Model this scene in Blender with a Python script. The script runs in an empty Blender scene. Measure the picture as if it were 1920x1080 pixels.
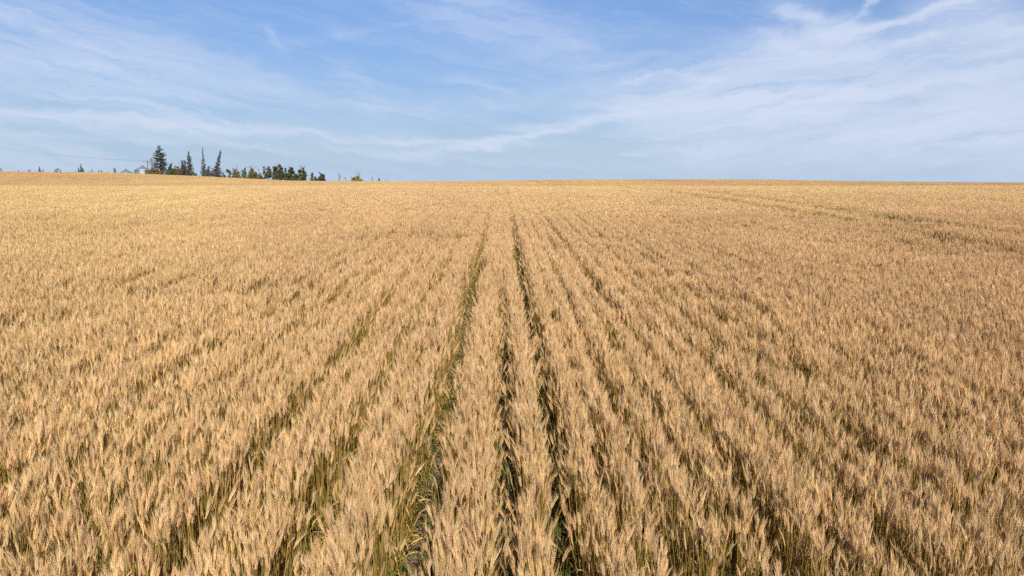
import bpy, math, random
import numpy as np

# ------------------------------------------------------------------ camera, sky, sun, exposure
SC = bpy.context.scene
COL = SC.collection
R = math.radians
F = 1281.0                       # focal length in pixels of the 1920-wide photograph
PITCH = math.atan(200 / F)       # camera looks slightly down
YAW = math.atan(17 / F)          # and slightly right of the drill rows
CAM_Z = 2.19
CANOPY = 0.66

cam_d = bpy.data.cameras.new('camera')
cam_d.sensor_width = 36
cam_d.lens = F / 1920 * 36
cam_d.clip_start = 0.05
cam_d.clip_end = 20000
cam = bpy.data.objects.new('camera', cam_d)
COL.objects.link(cam)
cam.location = (0, 0, CAM_Z)
cam.rotation_euler = (math.pi / 2 - PITCH, 0, -YAW)
SC.camera = cam

SUN_AZ, SUN_EL = R(167), R(42)   # azimuth clockwise from +Y (view direction)
SUN_STRENGTH = 5.0
SKY_STRENGTH = 0.10

world = bpy.data.worlds.new("World")
SC.world = world
world.use_nodes = True
wt = world.node_tree
wt.nodes.clear()


class E:
    """tiny wrapper for writing maths with shader nodes"""
    t = None

    def __init__(s, sock): s.s = sock

    @staticmethod
    def m(op, *a, clamp=False):
        n = E.t.nodes.new('ShaderNodeMath'); n.operation = op; n.use_clamp = clamp
        for i, v in enumerate(a):
            if isinstance(v, E): E.t.links.new(v.s, n.inputs[i])
            else: n.inputs[i].default_value = float(v)
        return E(n.outputs[0])
    def __add__(s, o): return E.m('ADD', s, o)
    __radd__ = __add__
    def __sub__(s, o): return E.m('SUBTRACT', s, o)
    def __rsub__(s, o): return E.m('SUBTRACT', o, s)
    def __mul__(s, o): return E.m('MULTIPLY', s, o)
    __rmul__ = __mul__
    def __truediv__(s, o): return E.m('DIVIDE', s, o)


def noise(tree, vec, scale, detail=5, rough=0.55, dist=0.0, dims='3D'):
    n = tree.nodes.new('ShaderNodeTexNoise'); n.noise_dimensions = dims
    n.inputs['Scale'].default_value = scale; n.inputs['Detail'].default_value = detail
    n.inputs['Roughness'].default_value = rough; n.inputs['Distortion'].default_value = dist
    if vec is not None: tree.links.new(vec, n.inputs['Vector'])
    return n


def px_dir(px, py):
    x, y, z = (px - 960) / F, 1.0, -(py - 540) / F
    c, s = math.cos(PITCH), math.sin(PITCH)
    y, z = y * c + z * s, -y * s + z * c
    c, s = math.cos(YAW), math.sin(YAW)
    return x * c + y * s, -x * s + y * c, z


def p2w(px, py, D):
    """the world point seen at a pixel of the photograph, at world Y = D"""
    x, y, z = px_dir(px, py)
    return x / y * D, D, CAM_Z + z / y * D


def azel(px, py):
    x, y, z = px_dir(px, py)
    return math.atan2(x, y), math.asin(z / math.sqrt(x * x + y * y + z * z))


def build_sky():
    E.t = wt
    N, L = wt.nodes, wt.links
    sky = N.new('ShaderNodeTexSky'); sky.sky_type = 'NISHITA'; sky.sun_disc = False
    sky.sun_elevation = SUN_EL; sky.sun_rotation = SUN_AZ
    sky.altitude = 700; sky.air_density = 1.0; sky.dust_density = 0.25; sky.ozone_density = 2.2
    tc = N.new('ShaderNodeTexCoord')
    sx = N.new('ShaderNodeSeparateXYZ'); L.new(tc.outputs['Generated'], sx.inputs[0])
    x, y, z = (E(sx.outputs[i]) for i in range(3))
    az = E.m('ARCTAN2', x, y)
    el = E.m('ARCSINE', z)
    # layered cirrus: noise on sheared sky angles
    cb = N.new('ShaderNodeCombineXYZ'); L.new(az.s, cb.inputs[0]); L.new((el * 2.0).s, cb.inputs[1])
    w1 = noise(wt, cb.outputs[0], 9, 4, .6)
    w2 = noise(wt, cb.outputs[0], 34, 4, .62)
    s1 = N.new('ShaderNodeSeparateXYZ'); L.new(w1.outputs['Color'], s1.inputs[0])
    s2 = N.new('ShaderNodeSeparateXYZ'); L.new(w2.outputs['Color'], s2.inputs[0])
    wa = (E(s1.outputs[0]) - .5) * .09 + (E(s2.outputs[0]) - .5) * .03
    we = (E(s1.outputs[1]) - .5) * .035 + (E(s2.outputs[1]) - .5) * .016
    a2 = az + wa; e2 = el + we
    # fibres: long, thin, gently rising to the right
    fb = N.new('ShaderNodeCombineXYZ')
    L.new((a2 * 3.2 + e2 * 2).s, fb.inputs[0]); L.new((e2 * 30 - a2 * 4.0).s, fb.inputs[1])
    f1 = noise(wt, fb.outputs[0], 1.6, 7, .62, .5)
    fb2 = N.new('ShaderNodeCombineXYZ')
    L.new((a2 * 3.0).s, fb2.inputs[0]); L.new((e2 * 34 + a2 * 6.5).s, fb2.inputs[1]); fb2.inputs[2].default_value = 7
    f2 = noise(wt, fb2.outputs[0], 1.9, 7, .62, .4)
    side = E.m('MULTIPLY_ADD', az, 4, .5, clamp=True)
    fib = E(f1.outputs[0]) * side + E(f2.outputs[0]) * (1 - side)
    streaks = [
        (-50, 206, 420, 238, 13, .55), (380, 235, 760, 267, 9, .38), (720, 266, 960, 270, 5, .3), (420, 262, 900, 300, 10, .25), (0, 250, 300, 262, 6, .25),
        (-60, 90, 260, 130, 75, .46), (0, 20, 170, 75, 26, .4), (120, 165, 270, 196, 6, .35),
        (180, 120, 470, 150, 42, .2), (400, 165, 700, 200, 38, .16), (-60, 262, 160, 300, 34, .4),
        (560, 75, 720, 50, 8, .15), (500, 60, 530, 95, 9, .2), (860, 30, 1130, 110, 55, .34), (640, 130, 700, 190, 30, .2),
        (860, 150, 930, 170, 12, .22), (800, 205, 990, 190, 22, .3), (385, 212, 430, 222, 5, .4), (445, 226, 475, 230, 4, .4),
        (880, 276, 1040, 246, 7, .75), (1035, 238, 1175, 204, 12, .62), (960, 240, 1070, 232, 6, .35),
        (1178, 147, 1215, 140, 5, .75), (1170, 195, 1500, 185, 34, .6), (780, 285, 950, 275, 7, .35),
        (1380, 175, 1960, 150, 66, .78), (1480, 110, 1960, 75, 48, .48), (1330, 260, 1960, 262, 52, .6),
        (1500, 205, 1960, 205, 60, .4), (1495, 28, 1600, 72, 17, .85), (1590, 68, 1860, -8, 11, .85),
        (1570, 62, 1640, -10, 8, .5), (1275, 142, 1340, 158, 8, .45), (1430, 62, 1500, 92, 11, .4),
        (1440, 95, 1580, 110, 22, .4), (1700, 76, 1745, 72, 6, .45), (1780, 30, 1960, 60, 22, .5),
        (1190, 258, 1330, 245, 6, .3), (1165, 292, 1200, 290, 3, .4), (1280, 282, 1320, 279, 4, .35),
    ]
    tot = None
    for (x1, y1, x2, y2, w, amp) in streaks:
        A = azel(x1, y1); B = azel(x2, y2)
        dx, dy = B[0] - A[0], B[1] - A[1]; ll = math.hypot(dx, dy); ux, uy = dx / ll, dy / ll
        ww = w * .85 / F
        pa = a2 - A[0]; pe = e2 - A[1]
        t = pa * ux + pe * uy
        tt = E.m('MINIMUM', E.m('MAXIMUM', t, 0), ll)
        along = (t - tt) * (ww / max(ll * .35, ww * 1.2))
        d = pa * (-uy) + pe * ux
        q = (d * d + along * along) * (1 / (ww * ww * 1.1))
        g = E.m('POWER', 2.718, q * -1) * amp
        tot = g if tot is None else tot + g
    dens = tot * (E.m('MAXIMUM', E.m('MULTIPLY_ADD', fib, 3.6, -.9), .1))
    # faint veil everywhere, thicker low down
    veil = E.m('MULTIPLY_ADD', E(f2.outputs[0]), 1.6, -.70, clamp=True) * .35
    cloud = E.m('MULTIPLY', E.m('SUBTRACT', 1, E.m('POWER', 2.718, (E.m('MAXIMUM', dens, 0) + veil) * -1.25)), .93, clamp=True)
    # clear prairie air: deeper blue than the standard atmosphere, softer towards the horizon
    deep = E.m('MINIMUM', E.m('MULTIPLY_ADD', E.m('MAXIMUM', el, 0), 2.1, .5), 1)
    vm = N.new('ShaderNodeVectorMath'); vm.operation = 'MULTIPLY'; L.new(sky.outputs[0], vm.inputs[0]); vm.inputs[1].default_value = SKY_TINT
    vs = N.new('ShaderNodeVectorMath'); vs.operation = 'SCALE'; L.new(vm.outputs[0], vs.inputs[0]); L.new(deep.s, vs.inputs['Scale'])
    mh = N.new('ShaderNodeMix'); mh.data_type = 'RGBA'
    L.new(E.m('POWER', 2.718, E.m('ABSOLUTE', el) * -10.5).s, mh.inputs[0]); L.new(vs.outputs[0], mh.inputs[6]); mh.inputs[7].default_value = HORIZON_RGB
    mx = N.new('ShaderNodeMix'); mx.data_type = 'RGBA'
    L.new(cloud.s, mx.inputs[0]); L.new(mh.outputs[2], mx.inputs[6]); mx.inputs[7].default_value = CLOUD_RGB
    bg = N.new('ShaderNodeBackground'); bg.inputs[1].default_value = SKY_STRENGTH
    L.new(mx.outputs[2], bg.inputs[0])
    out = N.new('ShaderNodeOutputWorld'); L.new(bg.outputs[0], out.inputs[0])


SKY_TINT = (.62, .725, .90)
CLOUD_RGB = (4.85, 5.35, 6.5, 1)
HORIZON_RGB = (3.2, 4.2, 5.6, 1)
build_sky()
try: world.cycles.sampling_method = 'MANUAL'; world.cycles.sample_map_resolution = 512
except Exception: pass

sun_d = bpy.data.lights.new('sun', 'SUN')
sun_d.energy = SUN_STRENGTH; sun_d.angle = R(.53); sun_d.color = (1, .955, .88)
sun = bpy.data.objects.new('sun', sun_d); COL.objects.link(sun)
sun.rotation_euler = (math.pi / 2 - SUN_EL, 0, math.pi - SUN_AZ)
sun.location = (60, -60, 80)
SC.view_settings.view_transform = 'Standard'
SC.view_settings.look = 'None'
SC.view_settings.exposure = 0.51
SC.view_settings.gamma = 1
SC.cycles.max_bounces = 5
SC.cycles.diffuse_bounces = 3
SC.cycles.transmission_bounces = 3
SC.cycles.glossy_bounces = 2
SC.cycles.use_adaptive_sampling = True
SC.cycles.adaptive_threshold = 0.02
SC.cycles.use_denoising = False
SC.cycles.caustics_reflective = False
SC.cycles.caustics_refractive = False

# ------------------------------------------------------------------ helpers
def tag(o, label=None, cat=None, group=None, kind=None):
    if label: o['label'] = label
    if cat: o['category'] = cat
    if group: o['group'] = group
    if kind: o['kind'] = kind
    return o


class Soup:
    """collects triangles with a colour each, and becomes one mesh"""
    def __init__(s): s.v = []; s.f = []; s.c = []; s.n = 0
    def add(s, v, f, c):
        v = np.asarray(v, float).reshape(-1, 3); f = np.asarray(f, int).reshape(-1, 3)
        s.v.append(v); s.f.append(f + s.n); s.n += len(v)
        c = np.asarray(c, float)
        s.c.append(np.tile(c, (len(f), 1)) if c.ndim == 1 else c)
    def quad(s, a, b, c_, d, col): s.add([a, b, c_, d], [[0, 1, 2], [0, 2, 3]], col)
    def mesh(s, name, mat, smooth=False):
        v = np.concatenate(s.v); f = np.concatenate(s.f); c = np.concatenate(s.c)
        me = bpy.data.meshes.new(name)
        me.vertices.add(len(v)); me.vertices.foreach_set('co', v.astype(np.float32).ravel())
        me.loops.add(len(f) * 3); me.loops.foreach_set('vertex_index', f.astype(np.int32).ravel())
        me.polygons.add(len(f)); me.polygons.foreach_set('loop_start', np.arange(len(f), dtype=np.int32) * 3)
        at = me.attributes.new('tint', 'FLOAT_COLOR', 'CORNER')
        cc = np.ones((len(f) * 3, 4), np.float32); cc[:, :3] = np.repeat(c, 3, axis=0)
        at.data.foreach_set('color', cc.ravel())
        me.materials.append(mat)
        if smooth: me.polygons.foreach_set('use_smooth', np.ones(len(f), bool))
        me.update(calc_edges=True)
        return me


def obj(name, me, parent=None):
    o = bpy.data.objects.new(name, me); COL.objects.link(o)
    if parent is not None: o.parent = parent
    return o


def empty(name, loc, rz=0):
    o = bpy.data.objects.new(name, None); COL.objects.link(o)
    o.location = loc; o.rotation_euler = (0, 0, rz); o.empty_display_size = .5
    return o


def tube(soup, pts, rad, col, sides=5, cap=True):
    pts = np.asarray(pts, float); n = len(pts)
    rad = np.broadcast_to(rad, (n,))
    d = np.gradient(pts, axis=0); d /= np.linalg.norm(d, axis=1)[:, None] + 1e-9
    up = np.where(np.abs(d[:, 2:3]) > .9, [[1., 0, 0]], [[0, 0, 1.]])
    a = np.cross(d, up); a /= np.linalg.norm(a, axis=1)[:, None] + 1e-9
    b = np.cross(d, a)
    th = np.arange(sides) * 2 * math.pi / sides
    ring = pts[:, None] + rad[:, None, None] * (np.cos(th)[None, :, None] * a[:, None] + np.sin(th)[None, :, None] * b[:, None])
    f = []
    for i in range(n - 1):
        for j in range(sides):
            k = (j + 1) % sides
            p, q, r_, t = i * sides + j, i * sides + k, (i + 1) * sides + k, (i + 1) * sides + j
            f += [[p, q, r_], [p, r_, t]]
    if cap:
        for j in range(1, sides - 1):
            f += [[0, j, j + 1], [(n - 1) * sides, (n - 1) * sides + j + 1, (n - 1) * sides + j]]
    soup.add(ring.reshape(-1, 3), f, col)


def tint_material(name, rough=.7, trans=.25, vary=.25, spec=.15, patch=None):
    m = bpy.data.materials.new(name); m.use_nodes = True
    t = m.node_tree; N, L = t.nodes, t.links; N.clear(); E.t = t
    at = N.new('ShaderNodeAttribute'); at.attribute_name = 'tint'
    oi = N.new('ShaderNodeObjectInfo')
    hs = N.new('ShaderNodeHueSaturation'); L.new(at.outputs['Color'], hs.inputs['Color'])
    val = E.m('MULTIPLY_ADD', E(oi.outputs['Random']), vary, 1 - vary / 2)
    if patch:
        ge = N.new('ShaderNodeNewGeometry')
        mp = N.new('ShaderNodeMapping'); mp.inputs['Scale'].default_value = (1, .35, 0)
        L.new(ge.outputs['Position'], mp.inputs[0])
        n1 = noise(t, mp.outputs[0], .35, 4, .6); n2 = noise(t, mp.outputs[0], .05, 3, .55)
        val = val * E.m('MULTIPLY_ADD', E(n1.outputs[0]), patch, 1 - patch / 2) * E.m('MULTIPLY_ADD', E(n2.outputs[0]), patch * .7, 1 - patch * .35)
        L.new(E.m('MULTIPLY_ADD', E(n2.outputs[0]), .06, .47).s, hs.inputs['Hue'])
    L.new(val.s, hs.inputs['Value'])
    p = N.new('ShaderNodeBsdfPrincipled'); L.new(hs.outputs[0], p.inputs['Base Color'])
    p.inputs['Roughness'].default_value = rough; p.inputs['Specular IOR Level'].default_value = spec
    out = N.new('ShaderNodeOutputMaterial')
    if trans > 0:
        tr = N.new('ShaderNodeBsdfTranslucent'); L.new(hs.outputs[0], tr.inputs[0])
        mx = N.new('ShaderNodeMixShader'); mx.inputs[0].default_value = trans
        L.new(p.outputs[0], mx.inputs[1]); L.new(tr.outputs[0], mx.inputs[2]); L.new(mx.outputs[0], out.inputs[0])
    else:
        L.new(p.outputs[0], out.inputs[0])
    return m


# value noise for layout (numpy, tiled lattice)
_lat = np.random.RandomState(5).rand(256, 256)
def vnoise(x, y):
    x = np.asarray(x, float); y = np.asarray(y, float)
    xi = np.floor(x).astype(int); yi = np.floor(y).astype(int); fx = x - xi; fy = y - yi
    fx = fx * fx * (3 - 2 * fx); fy = fy * fy * (3 - 2 * fy)
    g = lambda a, b: _lat[a % 256, b % 256]
    return (g(xi, yi) * (1 - fx) + g(xi + 1, yi) * fx) * (1 - fy) + (g(xi, yi + 1) * (1 - fx) + g(xi + 1, yi + 1) * fx) * fy


# ------------------------------------------------------------------ terrain
CREST = 240.0
_py = np.array([-60, -20, 0, 20, 32, 45, 61, 80, 110, 150, 195, 240])
_pz = np.array([-1.53 - .0297 * 60, -2.124, -1.53, -.936, -.66, -.50, -.474, -.66, -.95, -.80, -.40, 0])
def _hermite(x, X, Y):
    m = np.gradient(Y, X); x = np.clip(x, X[0], X[-1])
    i = np.clip(np.searchsorted(X, x) - 1, 0, len(X) - 2); h = X[i + 1] - X[i]; t = (x - X[i]) / h
    return (2*t**3 - 3*t**2 + 1) * Y[i] + (t**3 - 2*t**2 + t) * h * m[i] + (-2*t**3 + 3*t**2) * Y[i+1] + (t**3 - t**2) * h * m[i+1]
_sky = [(-700, 320), (-300, 320.5), (0, 321.5), (100, 322.5), (200, 323.8), (250, 326), (300, 328.5), (350, 331), (420, 334.3), (480, 337),
        (540, 339), (600, 339.8), (700, 340), (850, 340), (940, 339), (1000, 338.2), (1060, 337.3), (1200, 336.6),
        (1300, 336.2), (1450, 337.4), (1560, 339.3), (1750, 341.5), (1920, 343), (2300, 345), (2800, 346)]
_sx = np.array([p2w(a, b, CREST)[0] for a, b in _sky]); _sz = np.array([p2w(a, b, CREST)[2] - CAM_Z for a, b in _sky])
def ground(x, y):
    x = np.asarray(x, float); y = np.asarray(y, float)
    x, y = np.broadcast_arrays(x, y)
    c = _hermite(y, _py, _pz)
    lat = np.interp(x, _sx, _sz)
    r = np.clip((y - 62) / (CREST - 62), 0, 1); r = r * r * (3 - 2 * r) * .5 + r * .5
    z = c + lat * r
    beyond = np.maximum(y - CREST, 0)
    z = z - np.minimum(beyond, 500) * .010 - np.maximum(beyond - 500, 0) * .002
    z = z + (vnoise(x * .05 + 40, y * .05) - .5) * .12 * np.clip(y / 30, 0, 1) * np.clip(1 - beyond / 50, 0, 1)
    return z + CAM_Z - CANOPY
TRAM = (9.2, 11.0)


def build_ground():
    def axis(lim_lo, lim_hi, fine, step0, grow):
        p = [0.0]; s = step0
        while p[-1] < lim_hi:
            p.append(p[-1] + s)
            if p[-1] > fine: s *= grow
        q = [0.0]; s = step0
        while q[-1] > lim_lo:
            q.append(q[-1] - s)
            if q[-1] < -fine: s *= grow
        return np.array(q[::-1] + p[1:])
    xs = axis(-6000, 6000, 200, 4, 1.12)
    ys = np.concatenate([np.arange(-60, 330, 3.0), 330 + np.cumsum(5 * 1.1 ** np.arange(52))])
    ys = np.concatenate([[-3000, -1500, -700, -300, -120], ys])
    X, Y = np.meshgrid(xs, ys)
    Z = ground(X, Y)
    ny, nx = X.shape
    v = np.stack([X, Y, Z], -1).reshape(-1, 3)
    i = np.arange((ny - 1) * (nx - 1)); a = (i // (nx - 1)) * nx + i % (nx - 1)
    f = np.concatenate([np.stack([a, a + 1, a + nx + 1], -1), np.stack([a, a + nx + 1, a + nx], -1)])
    m = bpy.data.materials.new('soil'); m.use_nodes = True
    t = m.node_tree; N, L = t.nodes, t.links; p = N['Principled BSDF']; E.t = t
    ge = N.new('ShaderNodeNewGeometry')
    n1 = noise(t, ge.outputs['Position'], 9, 8, .7); n2 = noise(t, ge.outputs['Position'], 60, 4, .6)
    cr = N.new('ShaderNodeValToRGB'); L.new(n1.outputs[0], cr.inputs[0])
    cr.color_ramp.elements[0].position = .3; cr.color_ramp.elements[0].color = (.06, .042, .032, 1)
    cr.color_ramp.elements[1].position = .7; cr.color_ramp.elements[1].color = (.27, .20, .155, 1)
    sp = N.new('ShaderNodeSeparateXYZ'); L.new(ge.outputs['Position'], sp.inputs[0])
    far = E.m('MULTIPLY_ADD', E(sp.outputs[1]), .2, -60, clamp=True)
    mx = N.new('ShaderNodeMix'); mx.data_type = 'RGBA'; L.new(far.s, mx.inputs[0]); L.new(cr.outputs[0], mx.inputs[6])
    n3 = noise(t, ge.outputs['Position'], .02, 5, .6)
    cg = N.new('ShaderNodeValToRGB'); L.new(n3.outputs[0], cg.inputs[0])
    cg.color_ramp.elements[0].color = (.05, .08, .025, 1); cg.color_ramp.elements[1].color = (.25, .2, .09, 1)
    L.new(cg.outputs[0], mx.inputs[7]); L.new(mx.outputs[2], p.inputs['Base Color'])
    p.inputs['Roughness'].default_value = .95; p.inputs['Specular IOR Level'].default_value = .1
    bp = N.new('ShaderNodeBump'); bp.inputs['Distance'].default_value = .03
    L.new((E(n1.outputs[0]) + E(n2.outputs[0]) * .4).s, bp.inputs['Height']); L.new(bp.outputs[0], p.inputs['Normal'])
    s = Soup(); s.add(v, f, (.1, .1, .1))
    o = obj('ground', s.mesh('ground', m, True)); o['kind'] = 'structure'


build_ground()

# ------------------------------------------------------------------ wheat
WHEAT = tint_material('ripe_wheat', rough=.62, trans=.32, vary=.11, spec=.25, patch=.42)
HEAD = np.array((.72, .475, .215)); HEAD2 = np.array((.78, .55, .28)); YEL = np.array((.56, .38, .10))
OLIVE = np.array((.29, .235, .04)); GREEN = np.array((.065, .12, .03)); ORANGE = np.array((.52, .27, .07)); TAN = np.array((.55, .41, .24))


def frame(d):
    d = d / np.linalg.norm(d); u = np.array([0, 0, 1.]) if abs(d[2]) < .8 else np.array([1., 0, 0])
    a = np.cross(d, u); a /= np.linalg.norm(a); return d, a, np.cross(d, a)


OCT_F = np.array([[0, 2, 3], [0, 3, 4], [0, 4, 5], [0, 5, 2], [1, 3, 2], [1, 4, 3], [1, 5, 4], [1, 2, 5]])
def octa(s, base, tip, w1, w2, a, b, col, at=.4):
    c = base + (tip - base) * at
    s.add([base, tip, c + a * w1, c + b * w2, c - a * w1, c - b * w2], OCT_F, col)


def stalk(s, rng, bx, by, h, lean, detail, bottom=0.0):
    """one wheat plant stem with its ear; detail 0 near, 1 middle distance, 2 far"""
    lean = np.asarray(lean, float)
    P = lambda t: np.array([bx + lean[0] * t ** 1.8, by + lean[1] * t ** 1.8, h * t * (1 - .12 * (lean @ lean) * t)])
    top = P(1.0); d = P(1.0) - P(.93); d /= np.linalg.norm(d)
    nod = rng.normal(0, .13, 2); nod += lean * rng.uniform(.2, 1.4)
    d = d + np.array([nod[0], nod[1], 0]); d, a, b = frame(d)
    th = rng.uniform(0, 6.28); a, b = a * math.cos(th) + b * math.sin(th), b * math.cos(th) - a * math.sin(th)
    v = rng.uniform(.78, 1.18); hc = (HEAD * (1 - (q := rng.rand())) + HEAD2 * q) * v
    hc = hc * np.array([1, rng.uniform(.96, 1.05), rng.uniform(.9, 1.1)])
    L = rng.uniform(.047, .071)
    sc = YEL * rng.uniform(.8, 1.15) * (1 - (g := rng.rand() ** 2 * .7)) + OLIVE * g
    if detail == 0:
        ts = np.array([bottom, .3, .6, .82, 1.0]); pts = [P(t) for t in ts]
        sd = 3
        for i in range(4):
            f = ts[i + 1]
            cc = OLIVE * rng.uniform(.7, 1.3) * (1 - f) + sc * f if f < .5 else sc
            tube(s, pts[i:i + 2], (.0018 if i < 2 else .0014), cc, sd, cap=False)
        n = 9
        bend = b * rng.uniform(-.012, .012)
        for i in range(n):
            t = i / (n - 1)
            wd = .0035 * (math.sin(math.pi * (.18 + .72 * t)) ** .6)
            o = top + d * L * t + bend * t * t * 2
            for sg in (-1, 1):
                o2 = o + d * (L / n * .5 if sg > 0 else 0)
                tp = o2 + d * L * .17 + a * sg * (wd * 1.35)
                octa(s, o2, tp, wd * .75, wd * .95, a, b, hc * rng.uniform(.86, 1.12), .45)
                if rng.rand() < .85:                        # beard of short awns
                    w = b * .0007 + a * .0005
                    e = tp + d * rng.uniform(.022, .05) + a * sg * rng.uniform(.000, .010) + b * rng.uniform(-.009, .009)
                    s.add([tp - w - d * .006, tp + w - d * .006, e], [[0, 1, 2]], hc * 1.08)
    elif detail == 1:
        w = np.array([math.cos(th), math.sin(th), 0]) * .0019
        p0, p1 = P(max(bottom, .25)), P(.7)
        s.quad(p0 - w, p0 + w, p1 + w, p1 - w, OLIVE * .4 + sc * .6); s.quad(p1 - w, p1 + w, top + w * .8, top - w * .8, sc)
        octa(s, top - d * .005, top + d * L * 1.15, .0052, .0046, a, b, hc, .42)
        for k in range(6):
            e = top + d * (L + rng.uniform(.005, .035)) + a * rng.uniform(-.018, .018) + b * rng.uniform(-.018, .018)
            c = top + d * L * rng.uniform(.3, .8); s.add([c - a * .0022, c + a * .0022, e], [[0, 1, 2]], hc * 1.06)
    else:
        w = np.array([math.cos(th), math.sin(th), 0]) * .003
        p0 = P(.55)
        s.quad(p0 - w, p0 + w, top + w, top - w, sc)
        e = top + d * L * 1.35; c = top + d * L * .4
        s.add([top, c + a * .0075, c - a * .0075, e, c + b * .0065, c - b * .0065], [[0, 1, 3], [0, 3, 2], [0, 4, 3], [0, 3, 5]], hc)


def leaf(s, rng, base, dirxy, length, width, col, rise=.7, droop=1.0):
    n = 5; w = np.array([-dirxy[1], dirxy[0], 0]) * width
    prev = None; tw = rng.uniform(-.6, .6)
    for i in range(n + 1):
        t = i / n
        c = base + np.array([dirxy[0], dirxy[1], 0]) * length * t * (.55 + .25 * t) + np.array([0, 0, 1]) * length * (rise * t - droop * t * t)
        ww = w * (math.sin(math.pi * (.12 + .88 * t)) ** .7 if t < 1 else .02) + np.array([0, 0, 1]) * width * tw * t
        if prev is not None: s.quad(prev[0] - prev[1], prev[0] + prev[1], c + ww, c - ww, col * rng.uniform(.92, 1.08))
        prev = (c, ww)


def leaf_colour(rng, low=False):
    r = rng.rand()
    base = GREEN if r < (.42 if low else .25) else OLIVE if r < .55 else ORANGE if r < .76 else YEL if r < .9 else TAN
    return base * rng.uniform(.7, 1.3)


VAR = []      # (name, kind)
LIB = bpy.data.collections.new('wheat_sources')
def reg(s, name):
    o = bpy.data.objects.new('w%03d_%s' % (len(VAR), name), s.mesh(name, WHEAT)); LIB.objects.link(o); VAR.append(name)
    return len(VAR) - 1


def near_tuft(seed, sparse=False):
    rng = np.random.RandomState(seed); s = Soup()
    n = 5 if sparse else 11
    for i in range(n):
        bx, by = rng.normal(0, .019), rng.uniform(-.032, .032)       # x runs across the row
        ln = np.array([bx * 1.2 + rng.normal(0, .018), rng.normal(0, .026)])
        if rng.rand() < .05: ln = ln + rng.normal(0, .09, 2)
        h = rng.uniform(.59, .68) if not sparse else rng.uniform(.40, .62)
        h *= 1 - .20 * min(1.3, ((bx + ln[0]) / .09) ** 2)            # rows are ridged: lower at their edges
        if rng.rand() < .10: h *= rng.uniform(.82, .95)
        stalk(s, rng, bx, by, h, ln, 0)
    for i in range(9 if sparse else 7):
        th = rng.uniform(0, 6.28); d = np.array([math.cos(th), math.sin(th)])
        z = rng.uniform(.02, .34)
        leaf(s, rng, np.array([d[0] * .02, d[1] * .02, z]), d, rng.uniform(.09, .20), rng.uniform(.003, .005), leaf_colour(rng, z < .25), rng.uniform(.3, 1.1), rng.uniform(.6, 1.5))
    return reg(s, 'near_sparse' if sparse else 'near')


def weed_tuft(seed):
    rng = np.random.RandomState(seed); s = Soup()
    for i in range(13):
        th = rng.uniform(0, 6.28); d = np.array([math.cos(th), math.sin(th)]); z = rng.uniform(.0, .3)
        leaf(s, rng, np.array([d[0] * .025, d[1] * .03, z]), d, rng.uniform(.08, .2), rng.uniform(.003, .006), leaf_colour(rng, rng.rand() < .6), rng.uniform(.5, 1.3), rng.uniform(.5, 1.6))
    for i in range(3):
        th = rng.uniform(0, 6.28); c = (OLIVE * .6 + GREEN * .4) * rng.uniform(.8, 1.5)
        tube(s, [(0.01 * i, 0, 0), (math.cos(th) * .02, math.sin(th) * .02, .2), (math.cos(th) * .05, math.sin(th) * .05, rng.uniform(.3, .45))], .002, c, 3, cap=False)
    return reg(s, 'undergrowth')


NEAR = [near_tuft(100 + i) for i in range(28)]
WEED = [weed_tuft(260 + i) for i in range(8)]
SPARSE = [near_tuft(200 + i, True) for i in range(6)]


def mid_tuft(seed):
    rng = np.random.RandomState(seed); s = Soup()
    for i in range(50):
        x = rng.normal(0, .042); y = rng.uniform(-.18, .18); h = rng.uniform(.57, .69) * (1 - .18 * min(1.4, (x / .075) ** 2)) * (1 if rng.rand() > .1 else .88)
        stalk(s, rng, x * .5, y, h, np.array([x * .8, 0]) + rng.normal(0, .036, 2), 1)
    for i in range(10):
        th = rng.uniform(0, 6.28); d = np.array([math.cos(th), math.sin(th)])
        leaf(s, rng, np.array([0, rng.uniform(-.17, .17), rng.uniform(.1, .35)]), d, rng.uniform(.1, .2), .005, leaf_colour(rng), .9, 1.1)
    return reg(s, 'mid')


MID = [mid_tuft(300 + i) for i in range(14)]


def far_patch(seed, tram=False):
    rng = np.random.RandomState(seed); s = Soup()
    for i in range(900):
        k = rng.randint(4); x = -.3375 + .225 * k + rng.normal(0, .055); y = rng.uniform(-.93, .93)
        if tram and abs(x) < .42: continue
        stalk(s, rng, x, y, rng.uniform(.53, .70), rng.normal(0, .05, 2), 2)
    return reg(s, 'far_tram' if tram else 'far')


FAR = [far_patch(400 + i) for i in range(8)]
FART = [far_patch(450 + i, True) for i in range(2)]

ROW = .225
GAP0 = .263                                   # the strongest open gap between drill rows
GAPS = {0: 1.4, -1: .95, -3: 1.2, 1: .46, -2: .12, 2: .36, 3: .16, 4: .4, -5: .58, -4: .28, -6: .25, -7: .56, -8: .28, -9: .36, -10: .5, 6: .32, 8: .24, -12: .42, -14: .38, -16: .34, 9: .28, 12: .24}
LOD0, LOD1 = 20.0, 66.0


def gap_strength(k, x, y):
    """how open the gap right of row k is (array over y)"""
    base = np.array([GAPS.get(int(q), .24 if abs(q) < 20 else .16) for q in k])
    v = vnoise(k * 7.31 + 3, y * .32) * .75 + vnoise(k * 3.7 + 60, y * 1.9) * .45
    fade = np.clip(1.25 - y / 26, .25, 1) * np.where(k == -1, np.clip(1.35 - y / 14, .3, 1), 1) + .9 * np.clip((y - 34) / 8, 0, 1) * (np.abs(k + 4) < 10)
    far = np.isin(k, (-3, 0, -5, -7, -8, -10, 3)) * 1.1 * np.clip((y - 35) / 6, 0, 1)
    return np.clip(far + ((base * 1.25 + (v - .54) * np.where(base > .8, 1.1, 1.1))) * fade, 0, 1.8)


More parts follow.
